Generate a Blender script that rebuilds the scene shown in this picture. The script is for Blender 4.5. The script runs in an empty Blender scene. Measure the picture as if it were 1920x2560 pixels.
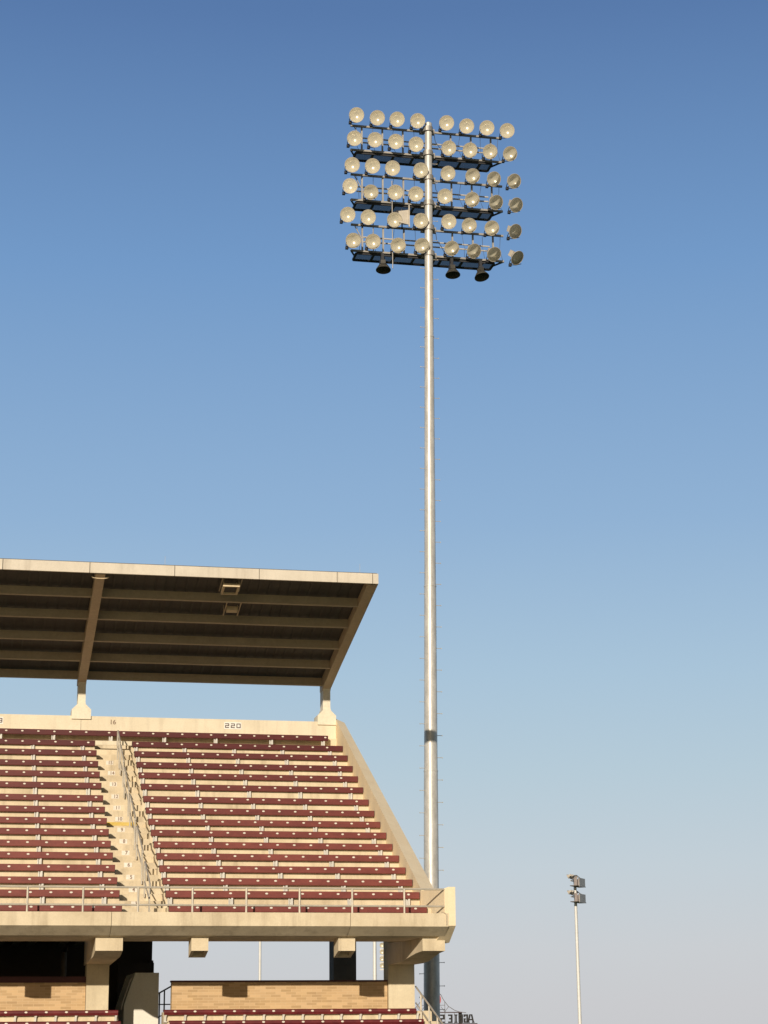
import bpy, bmesh, math, random
from mathutils import Vector, Matrix, Quaternion
random.seed(7)
R = math.radians
S = bpy.context.scene
COL = S.collection
CZ = 6.0                    # height of the photographer above the ground
AZ = R(12.1)                # bearing of the grandstand: u runs along the rows, v runs back, z up
AXIS = Matrix.Rotation(AZ, 4, 'Z')
def W(u, v, z): return AXIS @ Vector((u, v, 0)) + Vector((0, 0, z + CZ))

# ------------------------------------------------------------------ materials
def new_mat(name):
    m = bpy.data.materials.new(name); m.use_nodes = True
    nt = m.node_tree; b = nt.nodes['Principled BSDF']
    return m, nt, b
def nd(nt, t, **kw):
    n = nt.nodes.new(t)
    for k, v in kw.items(): setattr(n, k, v)
    return n
def mix(nt, fac, a, b, mode='MIX'):
    n = nt.nodes.new('ShaderNodeMix'); n.data_type = 'RGBA'; n.blend_type = mode
    for s, v in ((n.inputs[0], fac), (n.inputs[6], a), (n.inputs[7], b)):
        if hasattr(v, 'links'): nt.links.new(v, s)
        else: s.default_value = v if not isinstance(v, tuple) else (*v, 1)
    return n.outputs[2]
def noise(nt, scale, detail=4, rough=.6, stretch=(1, 1, 1), seed=0):
    tc = nd(nt, 'ShaderNodeTexCoord'); mp = nd(nt, 'ShaderNodeMapping')
    mp.inputs['Scale'].default_value = stretch; mp.inputs['Location'].default_value = (seed, seed * .7, seed * 1.3)
    oi = nd(nt, 'ShaderNodeObjectInfo'); cm = nd(nt, 'ShaderNodeCombineXYZ')
    m1 = nd(nt, 'ShaderNodeMath', operation='MULTIPLY'); m1.inputs[1].default_value = 47; nt.links.new(oi.outputs['Random'], m1.inputs[0])
    for q in range(3): nt.links.new(m1.outputs[0], cm.inputs[q])
    vm = nd(nt, 'ShaderNodeVectorMath', operation='ADD'); nt.links.new(tc.outputs['Object'], vm.inputs[0]); nt.links.new(cm.outputs[0], vm.inputs[1])
    nt.links.new(vm.outputs[0], mp.inputs[0])
    n = nd(nt, 'ShaderNodeTexNoise'); n.inputs['Scale'].default_value = scale
    n.inputs['Detail'].default_value = detail; n.inputs['Roughness'].default_value = rough
    nt.links.new(mp.outputs[0], n.inputs['Vector']); return n.outputs['Fac']
def ramp(nt, fac, lo, hi):
    r = nd(nt, 'ShaderNodeMapRange'); r.inputs[1].default_value = lo; r.inputs[2].default_value = hi
    nt.links.new(fac, r.inputs[0]); return r.outputs[0]
def worn(name, c1, c2, rough=.8, metal=0., scale=1.5, stretch=(1, 1, 1), fine=20, bump=.15, lo=.38, hi=.65, spec=.5):
    m, nt, b = new_mat(name)
    f = ramp(nt, noise(nt, scale, 5, .65, stretch), lo, hi)
    col = mix(nt, f, c1, c2)
    g = ramp(nt, noise(nt, fine, 3, .6, seed=3), .3, .7)
    col = mix(nt, g, col, mix(nt, .14, col, (0, 0, 0)))
    nt.links.new(col, b.inputs['Base Color'])
    b.inputs['Roughness'].default_value = rough; b.inputs['Metallic'].default_value = metal
    b.inputs['Specular IOR Level'].default_value = spec
    if bump:
        bp = nd(nt, 'ShaderNodeBump'); bp.inputs['Strength'].default_value = bump; bp.inputs['Distance'].default_value = .01
        nt.links.new(noise(nt, fine * 1.5, 3), bp.inputs['Height']); nt.links.new(bp.outputs[0], b.inputs['Normal'])
    return m
M = {}
def concrete(name, c1, c2, streak=.25):
    m, nt, b = new_mat(name)
    f = ramp(nt, noise(nt, .9, 7, .7), .36, .64)
    col = mix(nt, f, c1, c2)
    s = ramp(nt, noise(nt, 3.2, 5, .65, (1, 1, .10), 5), .50, .76)      # rain streaks
    st = nd(nt, 'ShaderNodeMath', operation='MULTIPLY'); st.inputs[1].default_value = streak; nt.links.new(s, st.inputs[0])
    col = mix(nt, st.outputs[0], col, (c1[0] * .40, c1[1] * .36, c1[2] * .32))
    g = ramp(nt, noise(nt, 26, 3, .6, seed=2), .3, .75)
    gm = nd(nt, 'ShaderNodeMath', operation='MULTIPLY'); gm.inputs[1].default_value = .12; nt.links.new(g, gm.inputs[0])
    col = mix(nt, gm.outputs[0], col, (.1, .08, .06))
    nt.links.new(col, b.inputs['Base Color'])
    b.inputs['Roughness'].default_value = .88; b.inputs['Specular IOR Level'].default_value = .25
    bp = nd(nt, 'ShaderNodeBump'); bp.inputs['Strength'].default_value = .2; bp.inputs['Distance'].default_value = .012
    nt.links.new(noise(nt, 34, 4), bp.inputs['Height']); nt.links.new(bp.outputs[0], b.inputs['Normal'])
    return m
M['concrete'] = concrete('cream_concrete', (.60, .50, .345), (.75, .64, .46), .5)
M['concrete_wall'] = concrete('pale_concrete', (.72, .635, .48), (.82, .73, .565), .26)
M['concrete_side'] = concrete('tan_concrete', (.86, .71, .48), (.91, .77, .54), .12)
M['concrete_pier'] = concrete('pier_concrete', (.62, .53, .37), (.74, .645, .46), .3)
M['white_wall'] = concrete('whitewashed_concrete', (.84, .80, .70), (.88, .85, .76), .08)
M['dark_room'] = worn('brown_concourse_shade', (.035, .027, .022), (.05, .038, .03), .9)  # the concourse lies in shade; its darkness is put into this colour
M['rear_pier'] = worn('brown_pier_shade', (.10, .085, .07), (.14, .12, .10), .9)  # shaded rear pier: the shade is put into its colour
M['coping'] = worn('maroon_coping', (.075, .022, .025), (.10, .03, .03), .7)
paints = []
for i in range(6):                       # maroon enamel, paler towards the front rows
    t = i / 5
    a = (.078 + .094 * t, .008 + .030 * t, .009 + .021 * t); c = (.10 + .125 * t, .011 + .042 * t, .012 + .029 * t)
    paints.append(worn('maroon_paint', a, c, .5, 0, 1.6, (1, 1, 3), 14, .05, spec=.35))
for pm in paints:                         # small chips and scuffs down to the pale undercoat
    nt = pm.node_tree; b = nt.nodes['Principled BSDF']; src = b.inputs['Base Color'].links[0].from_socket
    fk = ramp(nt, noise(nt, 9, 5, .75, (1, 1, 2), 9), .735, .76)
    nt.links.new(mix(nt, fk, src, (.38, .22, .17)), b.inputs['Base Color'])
M['hollow_end_shade'] = worn('dark_hollow_end', (.018, .008, .008), (.03, .012, .012), .6, 0, 4, bump=0)  # dark plates stand in for the shade inside open plank ends
M['lower_concrete'] = worn('low_bounce_dark_concrete', (.16, .14, .115), (.22, .19, .16), .9, 0, 1.2)  # unseen lower rows, darkened so less light bounces onto piers and soffit
M['lower_paint'] = worn('deep_red_paint', (.10, .010, .014), (.17, .022, .024), .45, 0, 3, (1, 1, 2), 14, .05, spec=.4)
M['plate'] = worn('white_enamel', (.72, .66, .56), (.80, .75, .66), .5, 0, 8, bump=0)
M['sign_white'] = worn('white_sign_panel', (.86, .84, .79), (.90, .88, .83), .5, 0, 8, bump=0)
M['bracket'] = worn('bare_aluminium', (.60, .58, .53), (.70, .68, .62), .5, .0, 6, bump=0)
M['galv'] = worn('galvanised_steel', (.52, .50, .465), (.70, .675, .63), .42, .25, 5, (1, 1, .3), 12, .05)
M['rail'] = worn('weathered_pipe', (.52, .47, .385), (.62, .56, .46), .5, .25, 4, bump=.05)
M['rack'] = worn('galvanised_rack_steel', (.36, .34, .31), (.46, .43, .39), .5, .55, 4, bump=.05)
M['safety_rail'] = worn('bright_galvanised_pipe', (.62, .58, .52), (.70, .66, .6), .5, .1, 4, bump=0)
M['grating'] = worn('steel_grating', (.10, .10, .11), (.14, .14, .15), .55, .4, 4, bump=0)
def make_grate():                         # fine expanded metal: part steel, part open
    m = M['grating']; nt = m.node_tree; b = nt.nodes['Principled BSDF']
    t = nd(nt, 'ShaderNodeBsdfTransparent'); x = nd(nt, 'ShaderNodeMixShader'); x.inputs[0].default_value = .40
    nt.links.new(b.outputs[0], x.inputs[1]); nt.links.new(t.outputs[0], x.inputs[2]); nt.links.new(x.outputs[0], nt.nodes['Material Output'].inputs[0])
make_grate()
M['black'] = worn('black_paint', (.012, .011, .010), (.02, .018, .016), .5, 0, 4, bump=.02)
M['roof_steel'] = worn('tan_roof_steel', (.50, .41, .295), (.56, .465, .34), .6, 0, 2, (1, 1, 1), 12, .05)
M['rafter'] = worn('tan_rafter_steel', (.64, .50, .35), (.70, .56, .40), .6, 0, 2, (1, 1, 1), 12, .05)
M['post'] = worn('cream_post_paint', (.78, .71, .55), (.84, .77, .61), .6, 0, 3, (1, 1, .4), 12, .04)
M['fascia'] = concrete('grey_beige_sheet_metal', (.64, .575, .475), (.72, .65, .545), .3)
M['deck'] = worn('brown_roof_deck', (.085, .079, .074), (.115, .108, .102), .7, 0, 1.4, (1, .3, 1), 8, .05)
M['fixture'] = worn('ivory_fixture_paint', (.68, .54, .34), (.75, .6, .4), .5, 0, 4, bump=0)
M['ink'] = worn('brown_stencil', (.055, .03, .022), (.09, .05, .035), .7, 0, 9, bump=0)
M['ink_faint'] = worn('worn_stencil', (.20, .13, .09), (.3, .2, .14), .7, 0, 14, bump=0)
M['yellow'] = worn('yellow_paint', (.62, .42, .06), (.70, .52, .16), .7, 0, 3, bump=0)
M['housing'] = worn('lamp_housing_paint', (.52, .465, .385), (.60, .54, .45), .5, .1, 5, bump=0)
M['yoke'] = worn('dark_bracket_steel', (.03, .03, .035), (.05, .05, .055), .5, .3, 5, bump=0)
M['cabinet'] = worn('greyish_cabinet_paint', (.19, .16, .15), (.26, .22, .21), .5, .2, 5, bump=0)
M['far_mast'] = worn('pale_galvanised_mast', (.68, .67, .645), (.76, .75, .72), .5, .1, 1, bump=0)
M['red'] = worn('red_emblem_paint', (.42, .03, .035), (.5, .05, .05), .5, 0, 5, bump=0)
M['sign'] = worn('dark_sign_steel', (.006, .005, .006), (.01, .009, .009), .7, 0, 3, bump=0)
M['sign_bar'] = worn('maroon_sign_steel', (.03, .01, .014), (.045, .015, .018), .6, 0, 3, bump=0)
M['sign_truss'] = worn('grey_sign_truss', (.09, .085, .09), (.12, .115, .12), .6, .3, 3, bump=0)
M['grass'] = worn('mown_turf', (.045, .085, .02), (.07, .11, .03), .95, 0, .2)

M['dark_lamp'] = worn('dark_bronze_paint', (.05, .046, .036), (.075, .068, .052), .5, .1, 5, bump=0)
def make_brick():
    m, nt, b = new_mat('tan_brick')
    tc = nd(nt, 'ShaderNodeTexCoord'); sx = nd(nt, 'ShaderNodeSeparateXYZ'); cx = nd(nt, 'ShaderNodeCombineXYZ')
    nt.links.new(tc.outputs['Object'], sx.inputs[0])
    nt.links.new(sx.outputs['X'], cx.inputs['X']); nt.links.new(sx.outputs['Z'], cx.inputs['Y'])
    br = nd(nt, 'ShaderNodeTexBrick'); nt.links.new(cx.outputs[0], br.inputs['Vector'])
    br.inputs['Scale'].default_value = 1; br.inputs['Brick Width'].default_value = .27; br.inputs['Row Height'].default_value = .068
    br.inputs['Mortar Size'].default_value = .006; br.inputs['Bias'].default_value = -.15; br.inputs['Mortar Smooth'].default_value = .3
    br.inputs['Color1'].default_value = (.60, .415, .235, 1); br.inputs['Color2'].default_value = (.36, .235, .12, 1)
    br.inputs['Mortar'].default_value = (.60, .45, .27, 1)
    col = mix(nt, ramp(nt, noise(nt, 2.5, 4), .3, .7), br.outputs['Color'], mix(nt, .25, br.outputs['Color'], (.66, .44, .2)))
    nt.links.new(col, b.inputs['Base Color']); b.inputs['Roughness'].default_value = .85
    bp = nd(nt, 'ShaderNodeBump'); bp.inputs['Strength'].default_value = .35; bp.inputs['Distance'].default_value = .006; bp.invert = True
    nt.links.new(br.outputs['Fac'], bp.inputs['Height']); nt.links.new(bp.outputs[0], b.inputs['Normal'])
    return m
M['brick'] = make_brick()
def make_bowl():                          # satin anodised reflector
    m, nt, b = new_mat('satin_reflector')
    b.inputs['Base Color'].default_value = (.79, .75, .65, 1); b.inputs['Roughness'].default_value = .25; b.inputs['Metallic'].default_value = .3
    b.inputs['Specular IOR Level'].default_value = 1.0; return m
M['bowl'] = make_bowl()
def make_lens():
    m, nt, b = new_mat('dusty_lens_glass')
    t = nd(nt, 'ShaderNodeBsdfTransparent'); t.inputs[0].default_value = (.93, .92, .88, 1)
    d = nd(nt, 'ShaderNodeBsdfDiffuse'); d.inputs[0].default_value = (.78, .74, .64, 1)
    g = nd(nt, 'ShaderNodeBsdfGlossy'); g.inputs['Roughness'].default_value = .5
    x = nd(nt, 'ShaderNodeMixShader'); x.inputs[0].default_value = .14
    nt.links.new(t.outputs[0], x.inputs[1]); nt.links.new(d.outputs[0], x.inputs[2])
    fr = nd(nt, 'ShaderNodeFresnel'); fr.inputs[0].default_value = 1.25
    y = nd(nt, 'ShaderNodeMixShader'); nt.links.new(fr.outputs[0], y.inputs[0])
    nt.links.new(x.outputs[0], y.inputs[1]); nt.links.new(g.outputs[0], y.inputs[2])
    nt.links.new(y.outputs[0], nt.nodes['Material Output'].inputs[0]); return m
M['lens'] = make_lens()

# ------------------------------------------------------------------ mesh helpers
class MB:
    """collects shapes in (u, v, z) and links them as ONE mesh, relative to an origin"""
    def __init__(s): s.bm = bmesh.new()
    def box(s, u0, u1, v0, v1, z0, z1):
        p = [(u, v, z) for z in (z0, z1) for v in (v0, v1) for u in (u0, u1)]
        return s.hexa(p)
    def hexa(s, p):
        v = [s.bm.verts.new(q) for q in p]
        for f in ((0, 2, 3, 1), (4, 5, 7, 6), (0, 1, 5, 4), (1, 3, 7, 5), (3, 2, 6, 7), (2, 0, 4, 6)):
            s.bm.faces.new([v[i] for i in f])
        return s
    def prism(s, prof, u0, u1):              # (v, z) profile swept along u
        a = [s.bm.verts.new((u0, *q)) for q in prof]; b = [s.bm.verts.new((u1, *q)) for q in prof]
        n = len(prof); s.bm.faces.new(a[::-1]); s.bm.faces.new(b)
        for i in range(n): s.bm.faces.new((a[i], a[(i + 1) % n], b[(i + 1) % n], b[i]))
        return s
    def prism_v(s, prof, v0, v1):            # (u, z) profile swept along v
        a = [s.bm.verts.new((q[0], v0, q[1])) for q in prof]; b = [s.bm.verts.new((q[0], v1, q[1])) for q in prof]
        n = len(prof); s.bm.faces.new(a); s.bm.faces.new(b[::-1])
        for i in range(n): s.bm.faces.new((a[(i + 1) % n], a[i], b[i], b[(i + 1) % n]))
        return s
    def tube(s, pts, r, seg=8, r2=None):
        pts = [Vector(p) for p in pts]; n = len(pts); rings = []
        for i, p in enumerate(pts):
            d = (pts[min(i + 1, n - 1)] - pts[max(i - 1, 0)]).normalized()
            x = d.cross(Vector((0, 0, 1)));
            if x.length < .05: x = d.cross(Vector((1, 0, 0)))
            x.normalize(); y = d.cross(x)
            rr = r if r2 is None else r + (r2 - r) * i / (n - 1)
            rings.append([s.bm.verts.new(p + (x * math.cos(2 * math.pi * k / seg) + y * math.sin(2 * math.pi * k / seg)) * rr) for k in range(seg)])
        for i in range(n - 1):
            for k in range(seg): s.bm.faces.new((rings[i][k], rings[i][(k + 1) % seg], rings[i + 1][(k + 1) % seg], rings[i + 1][k]))
        s.bm.faces.new(rings[0][::-1]); s.bm.faces.new(rings[-1]); return s
    def bar(s, p, q, w, h=None):             # square bar
        p, q = Vector(p), Vector(q); d = (q - p).normalized(); h = h or w
        x = d.cross(Vector((0, 0, 1)))
        if x.length < .05: x = Vector((1, 0, 0))
        x.normalize(); y = x.cross(d)
        c = [x * (a * w / 2) + y * (b * h / 2) for b in (-1, 1) for a in (-1, 1)]
        return s.hexa([p + c[0], p + c[1], q + c[0], q + c[1], p + c[2], p + c[3], q + c[2], q + c[3]])
    def lathe(s, prof, seg=28, axis='Y', cap=False):   # (radius, along)
        rings = []
        for r, t in prof:
            if r < 1e-5: rings.append([s.bm.verts.new((0, t, 0) if axis == 'Y' else (0, 0, t))]); continue
            rings.append([s.bm.verts.new((r * math.cos(2 * math.pi * k / seg), t, r * math.sin(2 * math.pi * k / seg)) if axis == 'Y' else
                                         (r * math.cos(2 * math.pi * k / seg), r * math.sin(2 * math.pi * k / seg), t)) for k in range(seg)])
        for a, b in zip(rings, rings[1:]):
            for k in range(seg):
                l = (k + 1) % seg
                if len(a) == 1: s.bm.faces.new((a[0], b[k], b[l]))
                elif len(b) == 1: s.bm.faces.new((a[k], a[l], b[0]))
                else: s.bm.faces.new((a[k], a[l], b[l], b[k]))
        return s
    def mesh(s, name, mat, org=(0, 0, 0), smooth=False, recalc=True):
        bmesh.ops.translate(s.bm, verts=s.bm.verts, vec=-Vector(org))
        if recalc: bmesh.ops.recalc_face_normals(s.bm, faces=s.bm.faces)
        me = bpy.data.meshes.new(name); s.bm.to_mesh(me); s.bm.free()
        me.materials.append(mat)
        if smooth:
            for p in me.polygons: p.use_smooth = True
            try: me.set_sharp_from_angle(angle=R(40))
            except Exception: pass
        return me

ORG = {}
def tag(o, label=None, cat=None, group=None, kind=None):
    for k, v in (('label', label), ('category', cat), ('group', group), ('kind', kind)):
        if v: o[k] = v
    return o
def thing(name, org, label, cat, group=None):
    o = bpy.data.objects.new(name, None); COL.objects.link(o); o.empty_display_size = .3
    o.location = W(*org); o.rotation_euler = (0, 0, AZ); ORG[o.name] = Vector(org)
    return tag(o, label, cat, group)
def link(name, me, parent, loc=(0, 0, 0), label=None):
    o = bpy.data.objects.new(name, me); COL.objects.link(o)
    if parent is not None: o.parent = parent
    o.location = loc
    if label: o['label'] = label
    return o
def root_of(p):
    while p.parent: p = p.parent
    return p
def part(name, mb, mat, parent, label=None, smooth=False):
    """mesh given in absolute (u, v, z); becomes a child at the thing's own origin"""
    me = mb.mesh(name, mat, ORG[root_of(parent).name], smooth)
    return link(name, me, parent, label=label)
def solo(name, mb, mat, org, label, cat, group=None, smooth=False):
    o = link(name, mb.mesh(name, mat, org, smooth), None)
    o.location = W(*org); o.rotation_euler = (0, 0, AZ); ORG[o.name] = Vector(org)
    return tag(o, label, cat, group)
def text_mesh(txt, size, mat, bold=.0, depth=.004, sx=1.0):
    c = bpy.data.curves.new('lettering', 'FONT'); c.body = txt; c.size = size; c.extrude = depth; c.offset = bold
    c.align_x = 'CENTER'; c.align_y = 'CENTER'
    o = bpy.data.objects.new('lettering', c); COL.objects.link(o)
    bpy.context.view_layer.update()
    me = bpy.data.meshes.new_from_object(o.evaluated_get(bpy.context.evaluated_depsgraph_get()))
    bpy.data.objects.remove(o); bpy.data.curves.remove(c)
    me.transform(Matrix.Diagonal((sx, 1, 1, 1))); me.transform(Matrix.Rotation(R(90), 4, 'X'))     # stands upright, faces -v
    me.materials.clear(); me.materials.append(mat); return me

# ------------------------------------------------------------------ camera, sun, sky
cam = bpy.data.cameras.new('camera'); co = bpy.data.objects.new('camera', cam); COL.objects.link(co); S.camera = co
TH, RO = R(14.7), .008
fw = Vector((0, math.cos(TH), math.sin(TH))); r0 = Vector((1, 0, 0)); u0 = Vector((0, -math.sin(TH), math.cos(TH)))
rt = r0 * math.cos(RO) - u0 * math.sin(RO); up = u0 * math.cos(RO) + r0 * math.sin(RO)
co.matrix_world = Matrix(((rt.x, up.x, -fw.x, 0), (rt.y, up.y, -fw.y, 0), (rt.z, up.z, -fw.z, CZ), (0, 0, 0, 1)))
cam.sensor_fit = 'VERTICAL'; cam.sensor_height = 24; cam.sensor_width = 18; cam.lens = 4950 / 2560 * 24
cam.clip_end = 6000; cam.clip_start = .1
S.render.resolution_x, S.render.resolution_y = 768, 1024
EL = R(15.4)
hv = (AXIS @ Vector((-.42, -1, 0))).normalized()                       # towards the sun
sun_dir = hv * math.cos(EL) + Vector((0, 0, math.sin(EL)))
sl = bpy.data.lights.new('sun', 'SUN'); sl.energy = 4.2; sl.angle = R(.53); sl.color = (1, .88, .715)
so = bpy.data.objects.new('sun', sl); COL.objects.link(so); so.rotation_euler = sun_dir.to_track_quat('Z', 'Y').to_euler()
so.location = (0, 0, 60)
wd = bpy.data.worlds.new('World'); S.world = wd; wd.use_nodes = True
nt = wd.node_tree; bg = nt.nodes['Background']
sky = nd(nt, 'ShaderNodeTexSky'); sky.sky_type = 'NISHITA'; sky.sun_disc = False
sky.sun_elevation = EL; sky.sun_rotation = math.atan2(hv.x, hv.y)
sky.air_density = 1.0; sky.dust_density = 1.0; sky.ozone_density = 1.0; sky.altitude = 0
SK = .12
bg.inputs['Strength'].default_value = SK
# hazy clear evening: away from the sun the sky follows its elevation, towards the sun it is Nishita dimmed to darken shaded faces
tc = nd(nt, 'ShaderNodeTexCoord'); sx = nd(nt, 'ShaderNodeSeparateXYZ'); nt.links.new(tc.outputs['Generated'], sx.inputs[0])
cr_ = nd(nt, 'ShaderNodeValToRGB'); nt.links.new(sx.outputs['Z'], cr_.inputs[0])
def lin(c): c /= 255; return ((c + .055) / 1.055) ** 2.4
stops = ((.0, (201, 202, 205)), (.012, (202, 203, 206)), (.038, (202, 206, 210)), (.078, (195, 207, 215)), (.125, (182, 203, 216)), (.173, (169, 196, 217)),
         (.248, (145, 178, 212)), (.370, (115, 154, 200)), (.483, (88, 122, 171)), (.75, (52, 80, 128)), (1.0, (40, 64, 108)))
el_ = cr_.color_ramp.elements
while len(el_) < len(stops): el_.new(.5)
for e_, (p_, c_) in zip(el_, stops): e_.position = p_; e_.color = (*[lin(q) for q in c_], 1)
gl = mix(nt, 1.0, cr_.outputs[0], (1 / SK, 1 / SK, 1 / SK), 'MULTIPLY')
dt = nd(nt, 'ShaderNodeVectorMath', operation='DOT_PRODUCT'); nt.links.new(tc.outputs['Generated'], dt.inputs[0]); dt.inputs[1].default_value = (hv.x, hv.y, 0)
mr = nd(nt, 'ShaderNodeMapRange', interpolation_type='SMOOTHSTEP'); mr.inputs[1].default_value = -.35; mr.inputs[2].default_value = .55
nt.links.new(dt.outputs['Value'], mr.inputs[0])
nt.links.new(mix(nt, mr.outputs[0], gl, mix(nt, 1.0, sky.outputs[0], (.30, .30, .30), 'MULTIPLY')), bg.inputs['Color'])
S.view_settings.view_transform = 'Standard'; S.view_settings.look = 'None'; S.view_settings.exposure = 0; S.view_settings.gamma = 1

# ------------------------------------------------------------------ ground
g = MB(); g.box(-3000, 3000, -3000, 3000, -CZ - .5, -CZ)
o = solo('ground', g, M['grass'], (0, 0, -CZ), None, None); o['kind'] = 'structure'

# ------------------------------------------------------------------ the grandstand
UL, UR = -6.0, 11.70
UI, UO = 11.645, 11.96                                                # inner and outer face of the raked side wall
V = lambda k: 49 + .838 * (k - 1)                                      # front edge of bench in row k
ZB = [0, 3.02, 3.42, 3.796, 4.172, 4.555, 4.935, 5.323, 5.705, 6.102, 6.516, 6.967, 7.397, 7.813, 8.247, 8.656, 9.092]
ZT = [z - .43 for z in ZB]
A0, A1 = 3.95, 5.05                                                    # the aisle
gs = thing('grandstand', (5, 52.3, -CZ), 'cream concrete upper deck of a stadium with cantilevered canopy and open rows of benches', 'grandstand')
T = [2.59] + [z - .05 for z in ZB[1:]]                                  # tread behind row k; its bench sits on the nosing
RV = [0] + [V(k) + (.12 if k < 10 else .10) for k in range(1, 16)] + [V(16) + .33]
def terrace(u0, u1):
    m = MB(); top = [(48.42, T[0])]
    for k in range(1, 17): top += [(RV[k], T[k - 1]), (RV[k], T[k])]
    top.append((62.1, T[16]))
    bot = [(62.1, ZT[16] - .45), (50.6, 2.52), (48.42, 2.45)]
    return m.prism(top + bot, u0, u1)
part('seating_terrace', terrace(UL, A0), M['concrete'], gs)
part('seating_terrace', terrace(A1, UR), M['concrete'], gs)
sp_ = [(48.42, T[0])]                                                  # two steps to every row
for k in range(1, 16):
    h = (T[k - 1] + T[k]) / 2
    sp_ += [(RV[k], T[k - 1]), (RV[k], h), (V(k) + .56, h), (V(k) + .56, T[k])]
sp_ += [(RV[16], T[15]), (RV[16], T[16]), (62.1, T[16]), (62.1, ZT[16] - .45), (50.6, 2.52), (48.42, 2.45)]
part('aisle_steps', MB().prism(sp_, A0 + .001, A1 - .001), M['concrete'], gs)
part('yellow_step_stripe', MB().box(A0 + .02, A1 - .25, V(8) + .554, V(8) + .559, T[8] - .10, T[8] - .004), M['yellow'], gs)
eb = [(48.2, 2.80), (48.42, 2.80), (48.42, 2.46), (50.6, 2.5), (50.4, 2.21), (48.8, 2.24), (48.62, 2.27), (48.2, 2.48)]
js = [UL, -2.2, 3.64, 9.42, 11.88]
for a, b in zip(js, js[1:]): part('edge_beam', MB().prism(eb, a + .006, b - .006), M['concrete'], gs)
js = [UL, -4.2, 3.575, 11.68]
for a, b in zip(js, js[1:]): part('back_wall', MB().box(a + .005, b - .005, 62.02, 62.32, ZT[16] - .6, 9.605), M['concrete_wall'], gs)
# raked side wall: cap slightly lighter line, lower parapet at the front
sl_ = lambda v: 3.53 + (v - 50.1) * (9.60 - 3.53) / (62.1 - 50.1)
sw = MB(); low = lambda v: max(2.12, 2.12 + (v - 51.2) * .493)
vs = [49.75, 51.2, 54, 58, 62.1, 62.34]
for va, vb in zip(vs, vs[1:]):
    ui = lambda v: 11.548 + (v - 49.75) * .0092
    sw.hexa([(ui(va), va, low(va)), (UO, va, low(va)), (ui(vb), vb, low(vb)), (UO, vb, low(vb)),
             (ui(va), va, sl_(va) + .13), (UO, va, sl_(va)), (ui(vb), vb, min(9.73, sl_(vb) + .13)), (UO, vb, sl_(vb) if vb < 62.2 else 9.60)])
bmesh.ops.remove_doubles(sw.bm, verts=sw.bm.verts, dist=.0005)
inner = [f for f in sw.bm.faces if all(abs(v.co.y - f.verts[0].co.y) < 1e-4 for v in f.verts) and 50.2 < f.verts[0].co.y < 62.2]
bmesh.ops.delete(sw.bm, geom=inner, context='FACES_ONLY')
part('side_wall', sw, M['concrete_side'], gs)
ep = MB()
def pp(a, b):
    (va, ua, oa, la, ta), (vb, ub, ob, lb, tb) = a, b
    ep.hexa([(ua, va, la), (oa, va, la), (ub, vb, lb), (ob, vb, lb), (ua, va, ta), (oa, va, ta), (ub, vb, tb), (ob, vb, tb)])
sec = [(48.203, 11.88, 12.055, 2.5, 3.44), (48.3, 11.80, 12.055, 2.445, 3.41), (48.9, 11.69, 12.055, 2.121, 3.40), (49.749, 11.55, 12.04, 2.121, 3.45)]
for q, r_ in zip(sec, sec[1:]): pp(q, r_)
part('end_parapet', ep, M['concrete_side'], gs)
for a, b in ((.60, 1.01), (5.62, 6.03), (9.23, 9.65)):                              # stub corbels under the edge beam
    c = MB(); w = .07
    z0, z1 = 1.92, 1.78
    for u0_, u1_ in ((a, a + w), (b - w, b)):
        c.prism([(48.8, 2.245), (49.4, 2.235), (49.4, z1), (48.8, z0)], u0_, u1_)
    c.box(a + w, b - w, 48.8, 48.87, z0, 2.243); c.prism([(49.33, 2.236), (49.4, 2.235), (49.4, z1), (49.33, z1 + .02)], a + w, b - w)
    c.prism([(48.87, 2.243), (49.33, 2.236), (49.33, 2.0), (48.87, 2.05)], a + w, b - w)
    part('corbel', c, M['concrete'], gs)
b0 = MB().prism([(48.8, 2.242), (52.9, 2.45), (52.9, 1.70), (52.3, 1.72), (49.6, 1.80), (49.2, 1.85), (48.8, 1.92)], 3.32, 3.97)
part('support_beam', b0, M['concrete'], gs)
pts = [(48.8, 11.35, 1.92), (49.4, 11.32, 1.885), (50.0, 11.275, 1.81), (50.6, 11.24, 1.73), (51.2, 11.21, 1.70), (52.3, 11.20, 1.70)]
b3 = MB()
for (va, ua, za), (vb, ub, zb) in zip(pts, pts[1:]):
    b3.hexa([(ua, va, za), (11.92, va, za), (ub, vb, zb), (11.92, vb, zb), (ua, va, 2.242), (11.92, va, 2.242), (ub, vb, 2.243), (11.92, vb, 2.243)])
part('support_beam', b3, M['concrete'], gs)
part('pier', MB().box(3.35, 3.92, 52.24, 52.85, -CZ, 2.44), M['concrete_pier'], gs)
part('pier', MB().box(11.22, 11.92, 52.24, 52.85, -CZ, 2.44), M['concrete_pier'], gs)
part('rear_pier', MB().box(10.83, 11.50, 58.0, 58.7, -CZ, 5.9), M['rear_pier'], gs, 'rear pier in shade, coloured dark brown')
part('rear_pier', MB().box(3.4, 4.0, 60.5, 61.1, -CZ, 6.6), M['dark_room'], gs)
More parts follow.
